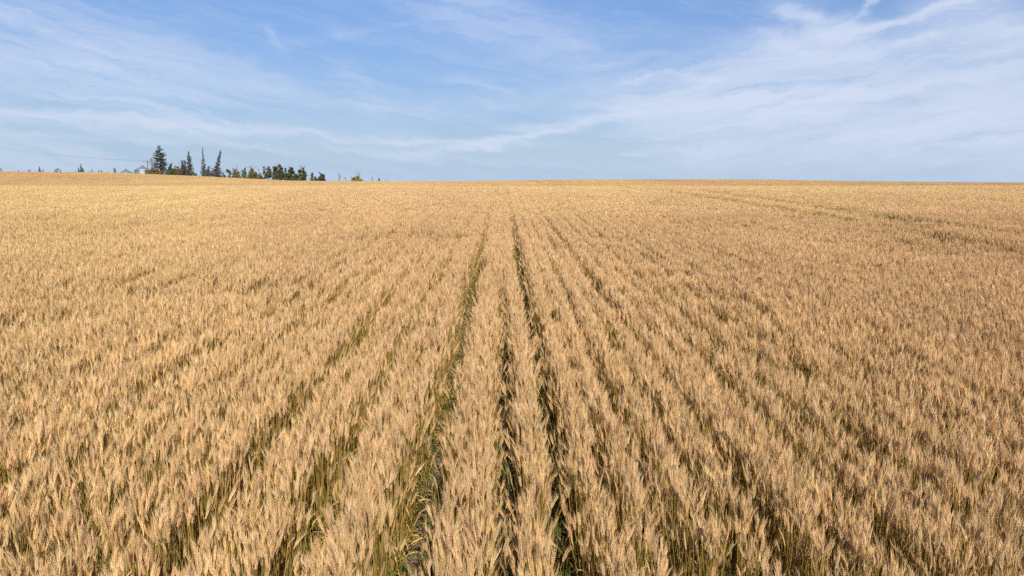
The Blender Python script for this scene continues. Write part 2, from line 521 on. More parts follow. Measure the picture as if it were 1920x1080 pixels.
def build_wheat():
    rng = np.random.RandomState(11)
    P, I, ROT, SCL = [], [], [], []
    def push(x, y, idx, rx, ry, rz, sxy, sz):
        c_, s_ = np.cos(rz), np.sin(rz); rx, ry = rx * c_ + ry * s_, ry * c_ - rx * s_      # tilt is given in field axes
        P.append(np.stack([x, y, ground(x, y)], -1)); I.append(idx); ROT.append(np.stack([rx, ry, rz], -1)); SCL.append(np.stack([sxy, sxy, sz], -1))
    def rows(y0, y1, step, margin, slope):
        xs, ys, ks = [], [], []
        kmax = int((slope * y1 + margin) / ROW) + 1
        for k in range(-kmax, kmax + 1):
            xr = GAP0 - ROW / 2 + k * ROW
            a = max(y0, (abs(xr) - margin) / slope)
            if a >= y1: continue
            yy = np.arange(a, y1, step); yy = yy + rng.uniform(-.4, .4, len(yy)) * step
            xs.append(np.full(len(yy), xr)); ys.append(yy); ks.append(np.full(len(yy), k))
        return np.concatenate(xs), np.concatenate(ys), np.concatenate(ks).astype(int)
    # ---- near rows, tuft by tuft
    x, y, k = rows(-2.5, LOD0, .042, 3.0, .80)
    gr = gap_strength(k, x, y); gl = gap_strength(k - 1, x, y)
    n = len(x)
    thin = vnoise(x * .9 + 9, y * .5) * .6 + vnoise(x * 2.7, y * 2.1 + 31) * .4
    weave = (vnoise(k * 5.1, y * .8) - .5) * .016
    xo = x + weave + rng.normal(0, .012, n) + np.clip(gl, 0, 1.5) * .036 - np.clip(gr, 0, 1.5) * .036
    lean = (gl - gr) * .05 + rng.normal(0, .03, n)
    tr = np.minimum(np.abs(x - TRAM[0]), np.abs(x - TRAM[1]))
    keep = (rng.rand(n) > np.where(tr < .40, .90, np.clip((thin - .58) * 1.9, 0, .5)))
    hsc = 1.0 - np.clip(thin - .55, 0, 1) * .45 + rng.normal(0, .022, n)
    idx = rng.choice(NEAR, n)
    idx = np.where((rng.rand(n) < .05 + np.clip(thin - .6, 0, 1) * 1.3), rng.choice(SPARSE, n), idx)
    sel = keep
    push(xo[sel], y[sel], idx[sel], rng.normal(-.01, .045, n)[sel], lean[sel], (np.where(rng.rand(n) < .5, 0, math.pi) + rng.normal(0, .22, n))[sel], rng.uniform(.95, 1.06, n)[sel], hsc[sel])
    # fillers between rows, where the gap is closed
    pf = np.clip(.55 - gr * 1.5, 0, .5)
    sel = (rng.rand(n) < pf) & (tr > .40) & (rng.rand(n) > np.clip((thin - .58) * 2.2, 0, .8))
    push((x + ROW / 2 + rng.normal(0, .03, n))[sel], y[sel] + .03, rng.choice(NEAR, n)[sel], rng.normal(0, .05, n)[sel], rng.normal(0, .05, n)[sel],
         rng.uniform(-3.14, 3.14, n)[sel], np.ones(n)[sel], (hsc * rng.uniform(.84, .95, n))[sel])
    wf = np.where(k == -1, .15, .8) * np.clip(gr * 1.2 - .25, 0, 1) * (.35 + 1.1 * vnoise(k * 2.2 + 5, y * .9))
    sel = rng.rand(n) < wf
    push((x + ROW / 2 + rng.normal(0, .022, n) + .02)[sel], y[sel], rng.choice(WEED, n)[sel], rng.normal(0, .1, n)[sel], rng.normal(0, .1, n)[sel],
         rng.uniform(-3.14, 3.14, n)[sel], rng.uniform(.8, 1.2, n)[sel], rng.uniform(.6, 1.15, n)[sel])
    # ---- middle distance
    x, y, k = rows(LOD0, LOD1, .33, 3.0, .80)
    n = len(x); gr = gap_strength(k, x, y); gl = gap_strength(k - 1, x, y)
    tr = np.minimum(np.abs(x - TRAM[0]), np.abs(x - TRAM[1]))
    thin = vnoise(x * .9 + 9, y * .5) * .6 + vnoise(x * 2.7, y * 2.1 + 31) * .4
    sel = rng.rand(n) > np.where(tr < .44, .95, np.clip((thin - .66), 0, .3))
    push((x + (gl - gr) * .04 + rng.normal(0, .012, n))[sel], y[sel], rng.choice(MID, n)[sel], rng.normal(0, .03, n)[sel], ((gl - gr) * .07 + rng.normal(0, .03, n))[sel],
         np.where(rng.rand(n) < .5, 0, math.pi)[sel] + rng.normal(0, .1, n)[sel], (1.02 + np.clip(.3 - gr, 0, .3) * 1.2)[sel], (1 - np.clip(thin - .5, 0, 1) * .3 + rng.normal(0, .03, n))[sel])
    sel = (rng.rand(n) < .45 * np.clip(gr * 1.2 - .3, 0, 1)) & (y < 40)
    push((x + ROW / 2)[sel], y[sel] + rng.uniform(-.15, .15, n)[sel], rng.choice(WEED, n)[sel], rng.normal(0, .1, n)[sel], rng.normal(0, .1, n)[sel],
         rng.uniform(-3.14, 3.14, n)[sel], rng.uniform(.9, 1.5, n)[sel], rng.uniform(.8, 1.2, n)[sel])
    # ---- far field in patches
    W, H = .9, 1.8
    kx = np.arange(-int(260 / W), int(260 / W)); ky = np.arange(0, int((306 - LOD1) / H))
    KX, KY = np.meshgrid(kx, ky); KX = KX.ravel(); KY = KY.ravel()
    x = TRAM[0] + KX * W; y = LOD1 + H / 2 + KY * H
    sel = np.abs(x) < .80 * y + 4; x = x[sel]; y = y[sel]; n = len(x)
    ist = (np.abs(x - TRAM[0]) < .1) | (np.abs(x - TRAM[1]) < .1)
    idx = np.where(ist, rng.choice(FART, n), rng.choice(FAR, n))
    slope = (ground(x, y + 1) - ground(x, y - 1)) / 2; slx = (ground(x + 1, y) - ground(x - 1, y)) / 2
    push(x, y, idx, np.arctan(slope), -np.arctan(slx), np.where(rng.rand(n) < .5, 0, math.pi), rng.uniform(1.0, 1.06, n), 1 + rng.normal(0, .03, n) + (vnoise(x * .2, y * .1) - .5) * .08)
    P_, I_, R_, S_ = np.concatenate(P), np.concatenate(I), np.concatenate(ROT), np.concatenate(SCL)
    print('wheat instances', len(P_))
    me = bpy.data.meshes.new('wheat_points'); me.vertices.add(len(P_)); me.vertices.foreach_set('co', P_.astype(np.float32).ravel())
    for nm, ty, arr, key in (('pick', 'INT', I_.astype(np.int32), 'value'), ('turn', 'FLOAT_VECTOR', R_.astype(np.float32).ravel(), 'vector'), ('size', 'FLOAT_VECTOR', S_.astype(np.float32).ravel(), 'vector')):
        a = me.attributes.new(nm, ty, 'POINT'); a.data.foreach_set(key, arr)
    me.materials.append(WHEAT)
    o = obj('wheat_crop', me)
    tag(o, 'ripe golden bearded wheat standing in drilled rows and covering the whole field', 'wheat', kind='stuff')
    ng = bpy.data.node_groups.new('scatter', 'GeometryNodeTree')
    ng.interface.new_socket('Geometry', in_out='INPUT', socket_type='NodeSocketGeometry')
    ng.interface.new_socket('Geometry', in_out='OUTPUT', socket_type='NodeSocketGeometry')
    N, L = ng.nodes, ng.links
    gi, go = N.new('NodeGroupInput'), N.new('NodeGroupOutput')
    ci = N.new('GeometryNodeCollectionInfo'); ci.inputs['Collection'].default_value = LIB
    ci.inputs['Separate Children'].default_value = True; ci.inputs['Reset Children'].default_value = True
    ip = N.new('GeometryNodeInstanceOnPoints'); ip.inputs['Pick Instance'].default_value = True
    def att(nm, ty):
        n = N.new('GeometryNodeInputNamedAttribute'); n.data_type = ty; n.inputs['Name'].default_value = nm; return n.outputs[0]
    L.new(gi.outputs[0], ip.inputs['Points']); L.new(ci.outputs[0], ip.inputs['Instance'])
    L.new(att('pick', 'INT'), ip.inputs['Instance Index'])
    er = N.new('FunctionNodeEulerToRotation'); L.new(att('turn', 'FLOAT_VECTOR'), er.inputs[0]); L.new(er.outputs[0], ip.inputs['Rotation'])
    L.new(att('size', 'FLOAT_VECTOR'), ip.inputs['Scale']); L.new(ip.outputs[0], go.inputs[0])
    md = o.modifiers.new('scatter', 'NODES'); md.node_group = ng


build_wheat()

# loose straw and fallen leaves on the soil of the open gaps
def build_litter():
    rng = np.random.RandomState(21); s = Soup()
    for i in range(26000):
        y = 2 + 9 * rng.rand() ** 1.5; x = rng.uniform(-1.5, 1.5)
        z = float(ground(x, y)) + rng.uniform(.002, .03)
        th = rng.uniform(0, 3.14); l = rng.uniform(.01, .05); d = np.array([math.cos(th), math.sin(th), rng.uniform(-.3, .3)]) * l
        w = np.array([-math.sin(th), math.cos(th), rng.uniform(-.5, .5)]) * rng.uniform(.0008, .002)
        c = np.array([x, y, z]); col = (TAN if rng.rand() < .6 else np.array((.3, .22, .16))) * rng.uniform(.5, 1.15)
        s.quad(c - d - w, c + d - w, c + d + w, c - d + w, col)
    o = obj('straw_litter', s.mesh('straw_litter', tint_material('dry_straw', .8, 0, 0)))
    tag(o, 'broken straw and chaff lying on the bare soil between the rows', 'straw', kind='stuff')


build_litter()

# ------------------------------------------------------------------ trees
BARK = tint_material('bark', .9, 0, 0, .1)
NEEDLE = tint_material('needles', .7, .1, 0, .2)
LEAVES = tint_material('tree_leaves', .6, .2, 0, .25)
B_GREY = np.array((.20, .17, .14)); B_DARK = np.array((.09, .07, .055)); B_PINK = np.array((.34, .25, .22))


def tris_cloud(s, rng, centres, size, cols, flat=0.0):
    n = len(centres)
    a = rng.normal(0, 1, (n, 3)); b = rng.normal(0, 1, (n, 3))
    if flat: a[:, 2] *= 1 - flat; b[:, 2] *= 1 - flat
    a /= np.linalg.norm(a, axis=1)[:, None]; b /= np.linalg.norm(b, axis=1)[:, None]
    sz = (np.broadcast_to(size, (n,)) * rng.uniform(.6, 1.3, n))[:, None]
    c = np.asarray(centres)
    v = np.stack([c - a * sz * .5 - b * sz * .2, c + a * sz * .5 - b * sz * .2, c + b * sz * .6], 1).reshape(-1, 3)
    s.add(v, np.arange(n * 3).reshape(-1, 3), cols)


def limb(s, rng, p, d, l, r, depth, col, out, spread=.55, upw=.25):
    n = 4; pts = [p]; dd = d.copy()
    for i in range(n):
        dd = dd + rng.normal(0, .16, 3) + np.array([0, 0, upw * .3]); dd /= np.linalg.norm(dd); pts.append(pts[-1] + dd * l / n)
    tube(s, pts, np.linspace(r, r * .45, n + 1), col * rng.uniform(.85, 1.15), 4, cap=False)
    out += pts[2:]
    if depth > 0:
        for i in range(rng.randint(3, 5)):
            q = pts[rng.randint(1, n + 1)]; nd = dd + rng.normal(0, spread, 3); nd /= np.linalg.norm(nd)
            limb(s, rng, q, nd, l * rng.uniform(.45, .7), r * .5, depth - 1, col, out, spread, upw)


def spruce(root, h, w, rng, lean=0.0, top_gap=0.0, fill=1.0, green=(.035, .055, .032), brown=0.0, tiers=2.6, shape=None, bark=B_DARK):
    """w = half width of the crown; shape = half-width profile from base to tip"""
    g = np.array(green) * 1.15; br = np.array((.14, .105, .075))
    axis = lambda t: np.array([lean * h * t, 0, h * t])
    st = Soup(); tube(st, [axis(t) for t in np.linspace(-.03, 1, 7)], np.linspace(.018 * h + .05, .02, 7), bark, 6)
    sc = Soup()
    nw = int(h * tiers); shape = shape or [.85, 1, .92, .8, .62, .42, .22, .06]
    for i in range(nw):
        t = .05 + .95 * i / nw; rj = rng.uniform(.85, 1.15)
        rr = np.interp(t, np.linspace(0, 1, len(shape)), shape) * w
        nb = max(3, int((4 + 4 * rr / w) * fill * 2.6 / tiers))
        for j in range(nb):
            th = rng.uniform(0, 6.28); l = rr * rj * rng.uniform(.55, 1.18)
            p0 = axis(t + rng.uniform(-.01, .01)); dirv = np.array([math.cos(th), math.sin(th), 0])
            droop = rng.uniform(.1, .45)
            tips = lambda u: p0 + dirv * l * u + np.array([0, 0, -droop * l * u + .28 * l * u ** 2.5])
            tube(sc, [tips(0), tips(.5), tips(.95)], [.05, .035, .015], bark, 3, cap=False)
            m = max(4, int(l * 15 * fill))
            u = np.sqrt(rng.uniform(.04, 1, m)) if fill > .6 else rng.uniform(.2, 1, m)
            c = np.array([tips(q) for q in u]) + rng.normal(0, .09, (m, 3)) * (1 + .6 * (1 - u[:, None])) + np.array([0, 0, -.06])
            isb = rng.rand(m) < brown * (1 - .6 * t) * 1.3
            col = np.where(isb[:, None], br, g) * rng.uniform(.6, 1.5, (m, 1))
            tris_cloud(sc, rng, c, .36 if fill > .65 else .34, col, .3)
    obj('trunk', st.mesh('trunk', BARK, True), root)
    obj('crown', sc.mesh('crown', NEEDLE), root)


def leafy(root, h, w, rng, green=(.055, .075, .03), crown0=.3, lobes=9, dens=1.0, stems=1, bark=B_GREY, leaf_size=.42, brown=.0):
    g = np.array(green) * np.array((2.25, 2.05, 1.5)); g = g * .75 + g.mean() * np.array((.30, .26, .17)); st = Soup(); sc = Soup(); tips = []
    for k in range(stems):
        bx = rng.uniform(-.3, .3) * w if stems > 1 else 0
        pts = [np.array([bx, 0, -.3])]
        for t in np.linspace(.15, .92, 5): pts.append(np.array([bx + rng.normal(0, .05 * w), rng.normal(0, .05 * w), h * t * (rng.uniform(.8, 1) if stems > 1 else 1)]))
        tube(st, pts, np.linspace(.012 * h + .06, .03, 6), bark, 6)
        for i in range(7):
            q = pts[rng.randint(2, 6)]; d = rng.normal(0, 1, 3); d[2] = abs(d[2]) * .7 + .2; d /= np.linalg.norm(d)
            limb(st, rng, q, d, w * rng.uniform(.4, .75), .06, 1, bark, tips)
    cs = []; crown0 *= .6; lobes = int(lobes * 1.5)
    ncol = 1 if w < 1.0 else 3 if w < 1.9 else 5
    for c in range(ncol):
        hx = 1.0 if c == 0 else rng.uniform(.55, .93)
        ang = rng.uniform(0, 6.28); off = 0 if c == 0 else w * rng.uniform(.35, .8)
        ox, oy = math.cos(ang) * off, math.sin(ang) * off * .7
        for i in range(max(4, int(lobes * .6))):
            t = crown0 + (hx - crown0) * rng.rand()
            q = (t - crown0) / (hx - crown0)
            rad = w * rng.uniform(.16, .36) * (1.15 - .55 * q)
            cs.append((np.array([ox + rng.normal(0, .2 * w * (1 - .7 * q)), oy + rng.normal(0, .2 * w), min(h * t, h * hx - rad)]), rad))
    cs.append((np.array([rng.uniform(-.1, .1) * w, 0, h - w * .16]), w * .17))
    for c, rad in cs:
        n = int(260 * dens * (rad / .8) ** 1.7) + 30
        d = rng.normal(0, 1, (n, 3)); d /= np.linalg.norm(d, axis=1)[:, None]
        pts = c + d * (rad * rng.uniform(.25, 1.5, n))[:, None] * np.array([1, 1, .85])
        lum = rng.uniform(.7, 1.35) * rng.uniform(.7, 1.3, (n, 1))
        isb = (rng.rand(n) < brown)[:, None]
        tris_cloud(sc, rng, pts, leaf_size, np.where(isb, (.13, .10, .07), g) * lum)
    if tips:
        tp = np.array(tips); tp = tp[rng.randint(0, len(tp), int(120 * dens))] + rng.normal(0, .22, (int(120 * dens), 3))
        tris_cloud(sc, rng, tp, leaf_size, g * rng.uniform(.7, 1.3, (len(tp), 1)))
    obj('trunk', st.mesh('trunk', BARK, True), root); obj('crown', sc.mesh('crown', LEAVES), root)


def bare(root, h, w, rng, col=B_GREY, upright=.5, n=14, thick=.12):
    st = Soup(); sb = Soup(); o = []
    pts = [np.array([0, 0, -.3])]
    for t in np.linspace(.2, 1, 6): pts.append(np.array([rng.normal(0, .06) * w, rng.normal(0, .06) * w, h * t]))
    tube(st, pts, np.linspace(thick * 1.8, .025, 7), col, 5)
    for i in range(n):
        q = pts[rng.randint(1, 6)]; d = rng.normal(0, 1, 3) * (1 - upright * .5); d[2] = abs(d[2]) + upright; d /= np.linalg.norm(d)
        limb(sb, rng, q, d, w * rng.uniform(.5, 1.0), thick * .8, 2, col, o, .6, .3)
    obj('trunk', st.mesh('trunk', BARK, True), root); obj('crown', sb.mesh('crown', BARK), root)


_seed = [0]
def plant(kind, name, px, top, halfpx, D, label, cat, group=None, leanpx=0.0, **kw):
    """stand a tree on the ground at distance D with its top where the photograph shows it"""
    _seed[0] += 1; rng = np.random.RandomState(1000 + _seed[0] * 7)
    x, y, zt = p2w(px, top, D); zb = float(ground(x, y)); h = zt - zb; w = halfpx / F * D * (1.25 if kind == 'leafy' else 1.1)
    root = empty(name, (x, y, zb)); tag(root, label, cat, group)
    if kind == 'spruce': spruce(root, h, w, rng, lean=leanpx / F * D / h, **kw)
    elif kind == 'leafy': leafy(root, h, w, rng, **kw)
    else: bare(root, h, w, rng, **kw)
    return root


DG = (.048, .052, .034); OG = (.085, .08, .038); GG = (.07, .085, .06); LG = (.10, .12, .035); BR = (.10, .08, .06)
FT = 'distant small trees along the left skyline'; YT = 'trees around the farmyard'; AT = 'aspens in the row right of the farmyard'
# -- far left, beyond the hill
plant('spruce', 'conifer', 1.5, 314, 2.6, 460, 'tiny dark conifer cut by the left edge of the photo', 'tree', FT, green=DG)
plant('leafy', 'shrub', 34, 319.8, 2, 460, 'faint low shrub barely above the skyline next to the leftmost conifer', 'shrub', FT, green=GG, lobes=4)
plant('leafy', 'shrub', 55.5, 319.3, 1.6, 460, 'speck of a shrub on the skyline just left of the bushy small conifer', 'shrub', FT, green=GG, lobes=4)
plant('spruce', 'conifer', 74, 312, 5.2, 450, 'bushy small conifer on the left skyline with a short companion on its right', 'tree', FT, green=(.06, .075, .05), brown=.3)
plant('spruce', 'conifer', 80.5, 316.5, 2.6, 450, 'short pointed conifer touching the right side of a bushy small conifer', 'tree', FT, green=(.06, .075, .05))
plant('leafy', 'bush', 102.3, 318.4, 2, 450, 'smaller left bush of the low dark clump on the left skyline', 'bush', FT, green=DG, lobes=4)
plant('leafy', 'bush', 107.3, 316.8, 3.6, 450, 'middle and largest bush of the low dark clump on the left skyline', 'bush', FT, green=DG, lobes=6, brown=.3)
plant('leafy', 'bush', 113.3, 319.0, 2, 450, 'smallest right bush of the low dark clump on the left skyline', 'bush', FT, green=DG, lobes=4)
plant('spruce', 'conifer', 141.5, 319.5, 2.6, 450, 'lowest conifer at the left foot of the tallest far left spire', 'tree', FT, green=(.045, .07, .04))
plant('spruce', 'conifer', 147, 313.5, 4.2, 450, 'medium conifer just left of the tallest far left spire', 'tree', FT, green=(.045, .07, .04))
plant('spruce', 'conifer', 151.3, 306.5, 4.6, 450, 'tallest spire shaped conifer on the left skyline below the power wires', 'tree', FT, green=(.045, .065, .04), brown=.3)
plant('spruce', 'conifer', 156, 315.5, 4.0, 450, 'rounded conifer just right of the tallest far left spire', 'tree', FT, green=(.045, .075, .04))
plant('spruce', 'conifer', 168, 320, 2.0, 460, 'tiny tip of a conifer left of the narrow dark one between spire and bins', 'tree', FT, green=DG)
plant('spruce', 'conifer', 172.5, 316.5, 2.6, 460, 'narrow small dark conifer between the tallest far spire and the grain bins', 'tree', FT, green=DG, brown=.3)
plant('leafy', 'shrub', 184.5, 320.5, 1.8, 460, 'left one of two specks of shrub midway between far spire and bins', 'shrub', FT, green=DG, lobes=4)
plant('leafy', 'shrub', 189.5, 320.0, 1.6, 460, 'right one of two specks of shrub midway between far spire and bins', 'shrub', FT, green=DG, lobes=4)
plant('spruce', 'conifer', 203.3, 320.8, 1.6, 460, 'tiny dark tip poking up left of the round green tree by the bins', 'tree', FT, green=DG)
plant('leafy', 'small_tree', 215.3, 316.6, 3.8, 440, 'small round green tree on the skyline just left of the lower grain bin', 'tree', FT, green=(.06, .09, .05), lobes=7)
# -- farmyard
plant('bare', 'bare_tree', 284, 297, 6, 338, 'grey leafless tree between the power pole and the big spruce', 'tree', YT, n=30)
plant('bare', 'bare_tree', 290, 299.5, 4, 342, 'leafless tree with fine twigs touching the left side of the big spruce', 'tree', YT, n=26)
plant('spruce', 'spruce', 298.3, 270.5, 12, 335, 'tallest dark spruce with tiered branches standing among the grain bins', 'tree', YT, green=DG, fill=1.0, tiers=1.25,
      shape=[.3, .5, .6, .72, .78, 1, .85, .92, .68, .5, .32, .04])
plant('leafy', 'bush', 275.5, 321.5, 5, 326, 'lowest olive bush at the foot of the power pole', 'bush', YT, green=OG, lobes=7, brown=.3)
plant('leafy', 'bush', 285, 314, 6.5, 327, 'dense olive bush under the leafless trees right of the power pole', 'bush', YT, green=OG, lobes=12, crown0=.1, brown=.2)
plant('leafy', 'bush', 295, 316, 5.5, 326, 'dark olive bush hiding the foot of the tallest spruce', 'bush', YT, green=OG, lobes=12, crown0=.1, brown=.3)
plant('leafy', 'bush', 303, 321, 4, 328, 'low brown green bush in front of the partly hidden grain bin', 'bush', YT, green=OG, lobes=8, crown0=.1, brown=.4)
plant('leafy', 'broadleaf_tree', 320.5, 306.8, 5.2, 338, 'bright green leafy tree just right of the half hidden grain bin', 'tree', YT, green=(.05, .085, .035), lobes=12)
plant('leafy', 'bush', 324, 317, 4.6, 328, 'dark green bush below the bright leafy tree right of the hidden bin', 'bush', YT, green=(.035, .06, .02), lobes=9, crown0=.1)
plant('spruce', 'conifer', 328, 309.5, 1.8, 345, 'small narrow conifer tip between the green leafy tree and the brown conifers', 'tree', YT, green=DG)
plant('bare', 'bare_tree', 334.5, 301, 2.2, 342, 'thin spindly dead tree left of the two brownish conifers', 'tree', YT, col=B_PINK, n=7)
plant('leafy', 'bush', 333, 312, 6.0, 330, 'wide brownish bush left of the two brownish conifers', 'bush', YT, green=OG, lobes=12, crown0=.1, brown=.55)
plant('spruce', 'brown_conifer', 341, 298.8, 4.5, 334, 'left one of two brownish conifers leaning on each other', 'tree', YT, green=(.06, .055, .04), brown=.7, shape=[1.3, 1.3, 1.1, .9, .6, .5, .3])
plant('spruce', 'brown_conifer', 345.6, 299.2, 4.5, 335, 'right one of two brownish conifers beside the narrow spruce', 'tree', YT, green=(.06, .055, .04), brown=.7, shape=[1.3, 1.3, 1.1, .9, .6, .5, .3])
plant('spruce', 'spruce', 353.6, 282.8, 6.5, 333, 'narrow dark spruce directly right of the two brownish conifers', 'tree', YT, green=DG, brown=.4,
      shape=[1.3, 1.25, 1.0, .75, .75, .7, .6, .5, .3, .1])
plant('bare', 'bare_tree', 361.5, 309, 4.5, 337, 'grey leafless tree with curving twigs right of the narrow spruce', 'tree', YT, n=8)
plant('leafy', 'shrub', 367, 325, 4, 332, 'low grey green shrub in the opening left of the half dead spruce', 'shrub', YT, green=GG, lobes=6, dens=.5)
plant('spruce', 'half_dead_spruce', 379.5, 276, 6.5, 334, 'thin half dead spruce with bare grey top and sparse crown', 'tree', YT, green=(.07, .075, .05), brown=.65, fill=.8, bark=B_GREY,
      shape=[1.2, 1.15, 1.05, .85, .7, .6, .5, .4, .28, .18, .08, .02])
plant('leafy', 'small_tree', 391, 312.5, 4, 336, 'pale thin leafy tree touching the left side of the leaning spruce', 'tree', YT, green=GG, lobes=9, dens=.6)
plant('spruce', 'leaning_spruce', 400, 281, 10.5, 333, 'dark spruce leaning right at the right end of the farmyard trees', 'tree', YT, leanpx=13, green=DG, brown=.4,
      shape=[1.15, 1.1, .95, .7, .5, .4, .32, .25, .18, .06])
plant('bare', 'bare_shrub', 417.5, 322, 4, 334, 'low leafless shrub right of the leaning spruce', 'shrub', YT, n=9)
# -- row right of the farmyard
plant('leafy', 'bush', 421, 329, 2.5, 334, 'small dark bush right of the low leafless shrub near the leaning spruce', 'bush', YT, green=DG, lobes=5)
plant('leafy', 'small_tree', 427.3, 318.5, 3, 333, 'small upright dark tree with a narrow crown, first tree right of the gap', 'tree', AT, green=DG, lobes=8)
plant('leafy', 'small_tree', 431.2, 321, 3, 334, 'low dark tree squeezed between the first narrow tree and the olive one', 'tree', AT, green=DG, lobes=7)
plant('leafy', 'small_tree', 440.3, 318.8, 6.5, 333, 'round olive tree in front of the pinkish dead tree', 'tree', AT, green=OG, lobes=11, crown0=.15)
plant('bare', 'dead_tree', 443.5, 306.5, 2.6, 340, 'slim pinkish dead tree rising behind the round olive tree', 'tree', AT, col=B_PINK, upright=1.2, n=12)
plant('bare', 'bare_shrub', 449, 321, 3, 336, 'leafless grey shrub right of the pinkish dead tree', 'shrub', AT, n=6)
plant('leafy', 'aspen', 458.5, 315.3, 5, 335, 'ragged grey green aspen touching the left side of a broad olive aspen', 'tree', AT, green=GG, lobes=11, dens=.7, crown0=.15)
plant('leafy', 'aspen', 471.5, 315.5, 8, 333, 'broad olive aspen with bare twigs sticking out of its top', 'tree', AT, green=OG, lobes=14, crown0=.12)
plant('bare', 'bare_tree', 470.5, 309.5, 6, 338, 'leafless pinkish twigs rising behind the broad olive aspen', 'tree', AT, col=B_PINK, n=9)
plant('bare', 'bare_tree', 484.5, 317, 4, 337, 'leafless grey tree between the broad olive aspen and the tall aspen row', 'tree', AT, n=8)
plant('leafy', 'bush', 489, 329, 5.5, 331, 'low olive bush under the left end of the tall aspen row', 'bush', AT, green=OG, lobes=8, crown0=.1, brown=.3)
plant('leafy', 'aspen', 494, 312.5, 4.6, 335, 'slender aspen at the left end of the tall aspen row', 'tree', AT, green=(.055, .062, .042), lobes=9, dens=.75)
plant('leafy', 'aspen', 503.5, 312, 6.2, 336, 'aspen with visible pale trunks, second in the tall aspen row', 'tree', AT, green=(.055, .062, .042), lobes=10, dens=.75, crown0=.5, stems=3)
plant('leafy', 'aspen', 514.5, 314, 5, 337, 'aspen tucked against the left side of the tallest aspen', 'tree', AT, green=(.04, .06, .03), lobes=11, crown0=.3)
plant('leafy', 'aspen', 523, 308.8, 9, 333, 'tallest and widest dark green aspen of the row', 'tree', AT, green=(.044, .054, .028), lobes=19, crown0=.2, stems=2, dens=1.2)
plant('leafy', 'bush', 517, 327.5, 6.5, 330, 'dark bush in front of the foot of the tallest aspen', 'bush', AT, green=DG, lobes=8, crown0=.1)
plant('leafy', 'aspen', 535, 316, 4, 336, 'small aspen filling the notch right of the tallest aspen', 'tree', AT, green=(.044, .054, .028), lobes=10, crown0=.2)
plant('leafy', 'aspen', 546, 314, 9, 333, 'broad dark green aspen right of the notch beside the tallest aspen', 'tree', AT, green=(.038, .058, .026), lobes=17, crown0=.15, stems=2)
plant('leafy', 'bush', 560, 330.5, 5, 332, 'low grey bush between the broad aspen and the sparse grey aspen', 'bush', AT, green=GG, lobes=7, crown0=.1, brown=.4)
plant('leafy', 'aspen', 568, 314.2, 7.2, 334, 'sparse grey green aspen with sky showing through its crown', 'tree', AT, green=(.05, .058, .045), lobes=13, dens=.62, crown0=.25)
plant('leafy', 'aspen', 585.3, 323.8, 5.2, 334, 'small pointed aspen, second from the right end of the aspen row', 'tree', AT, green=(.055, .062, .042), lobes=9, dens=.8, crown0=.2)
plant('leafy', 'bush', 594.5, 336, 3, 333, 'tiny bush left of the last round aspen', 'bush', AT, green=DG, lobes=5, crown0=.1)
plant('leafy', 'aspen', 602.8, 325.5, 6, 333, 'small round dark aspen at the right end of the row', 'tree', AT, green=(.038, .05, .03), lobes=11, crown0=.2)
plant('bare', 'bare_tree', 636, 326.5, 4.5, 336, 'leafless shrubby tree standing alone right of the aspen row', 'tree', n=9)
plant('bare', 'bare_shrub', 647, 332, 3.2, 336, 'small leafless shrub left of the yellow green bush', 'shrub', n=7)
plant('bare', 'bare_shrub', 659, 331.5, 3, 336, 'leafless twigs touching the left side of the yellow green bush', 'shrub', n=6)
plant('leafy', 'yellow_bush', 670.5, 329.5, 10, 333, 'broad yellow green bush alone on the skyline', 'bush', green=(.13, .13, .03), lobes=14, crown0=.05, leaf_size=.28)
plant('bare', 'bare_shrub', 698, 332.5, 3, 338, 'small leafless shrub right of the yellow green bush', 'shrub', n=6)
plant('leafy', 'shrub', 710.5, 336.3, 3, 338, 'tiny dark shrub with twigs right of the yellow green bush', 'shrub', green=DG, lobes=4, dens=.6)
plant('bare', 'bare_shrub', 725, 334, 2, 338, 'last tiny leafless twig on the skyline right of the tiny dark shrub', 'shrub', n=4)

# ------------------------------------------------------------------ grain bins
def metal(name, rough=.38, col=(.62, .64, .67), metallic=.8):
    m = bpy.data.materials.new(name); m.use_nodes = True; t = m.node_tree; N, L = t.nodes, t.links; p = N['Principled BSDF']; E.t = t
    ge = N.new('ShaderNodeTexCoord'); n = noise(t, ge.outputs['Object'], 1.2, 5, .6)
    L.new(E.m('MULTIPLY_ADD', E(n.outputs[0]), .25, rough - .1).s, p.inputs['Roughness'])
    cr = N.new('ShaderNodeValToRGB'); L.new(n.outputs[0], cr.inputs[0])
    cr.color_ramp.elements[0].color = tuple(c * .85 for c in col) + (1,); cr.color_ramp.elements[1].color = tuple(min(1, c * 1.1) for c in col) + (1,)
    L.new(cr.outputs[0], p.inputs['Base Color']); p.inputs['Metallic'].default_value = metallic
    return m


GALV = metal('galvanised_steel', .45, (.42, .43, .46), .75); ROOFM = metal('bin_roof_steel', .5, (.26, .27, .30), .6); DARKM = metal('dark_steel', .5, (.25, .25, .26), .5)


def revolve(soup, prof, seg, col=(1, 1, 1), rib=0.0):
    n = len(prof); v = []
    for (r, z) in prof:
        for j in range(seg):
            th = 2 * math.pi * j / seg; rr = r * (1 + (rib / max(r, .2) if j % 4 == 0 and r > .6 else 0)); zz = z + (rib if j % 4 == 0 and r > .6 else 0)
            v.append((rr * math.cos(th), rr * math.sin(th), zz))
    f = []
    for i in range(n - 1):
        for j in range(seg):
            k = (j + 1) % seg; f += [[i*seg+j, i*seg+k, (i+1)*seg+k], [i*seg+j, (i+1)*seg+k, (i+1)*seg+j]]
    soup.add(v, f, col)


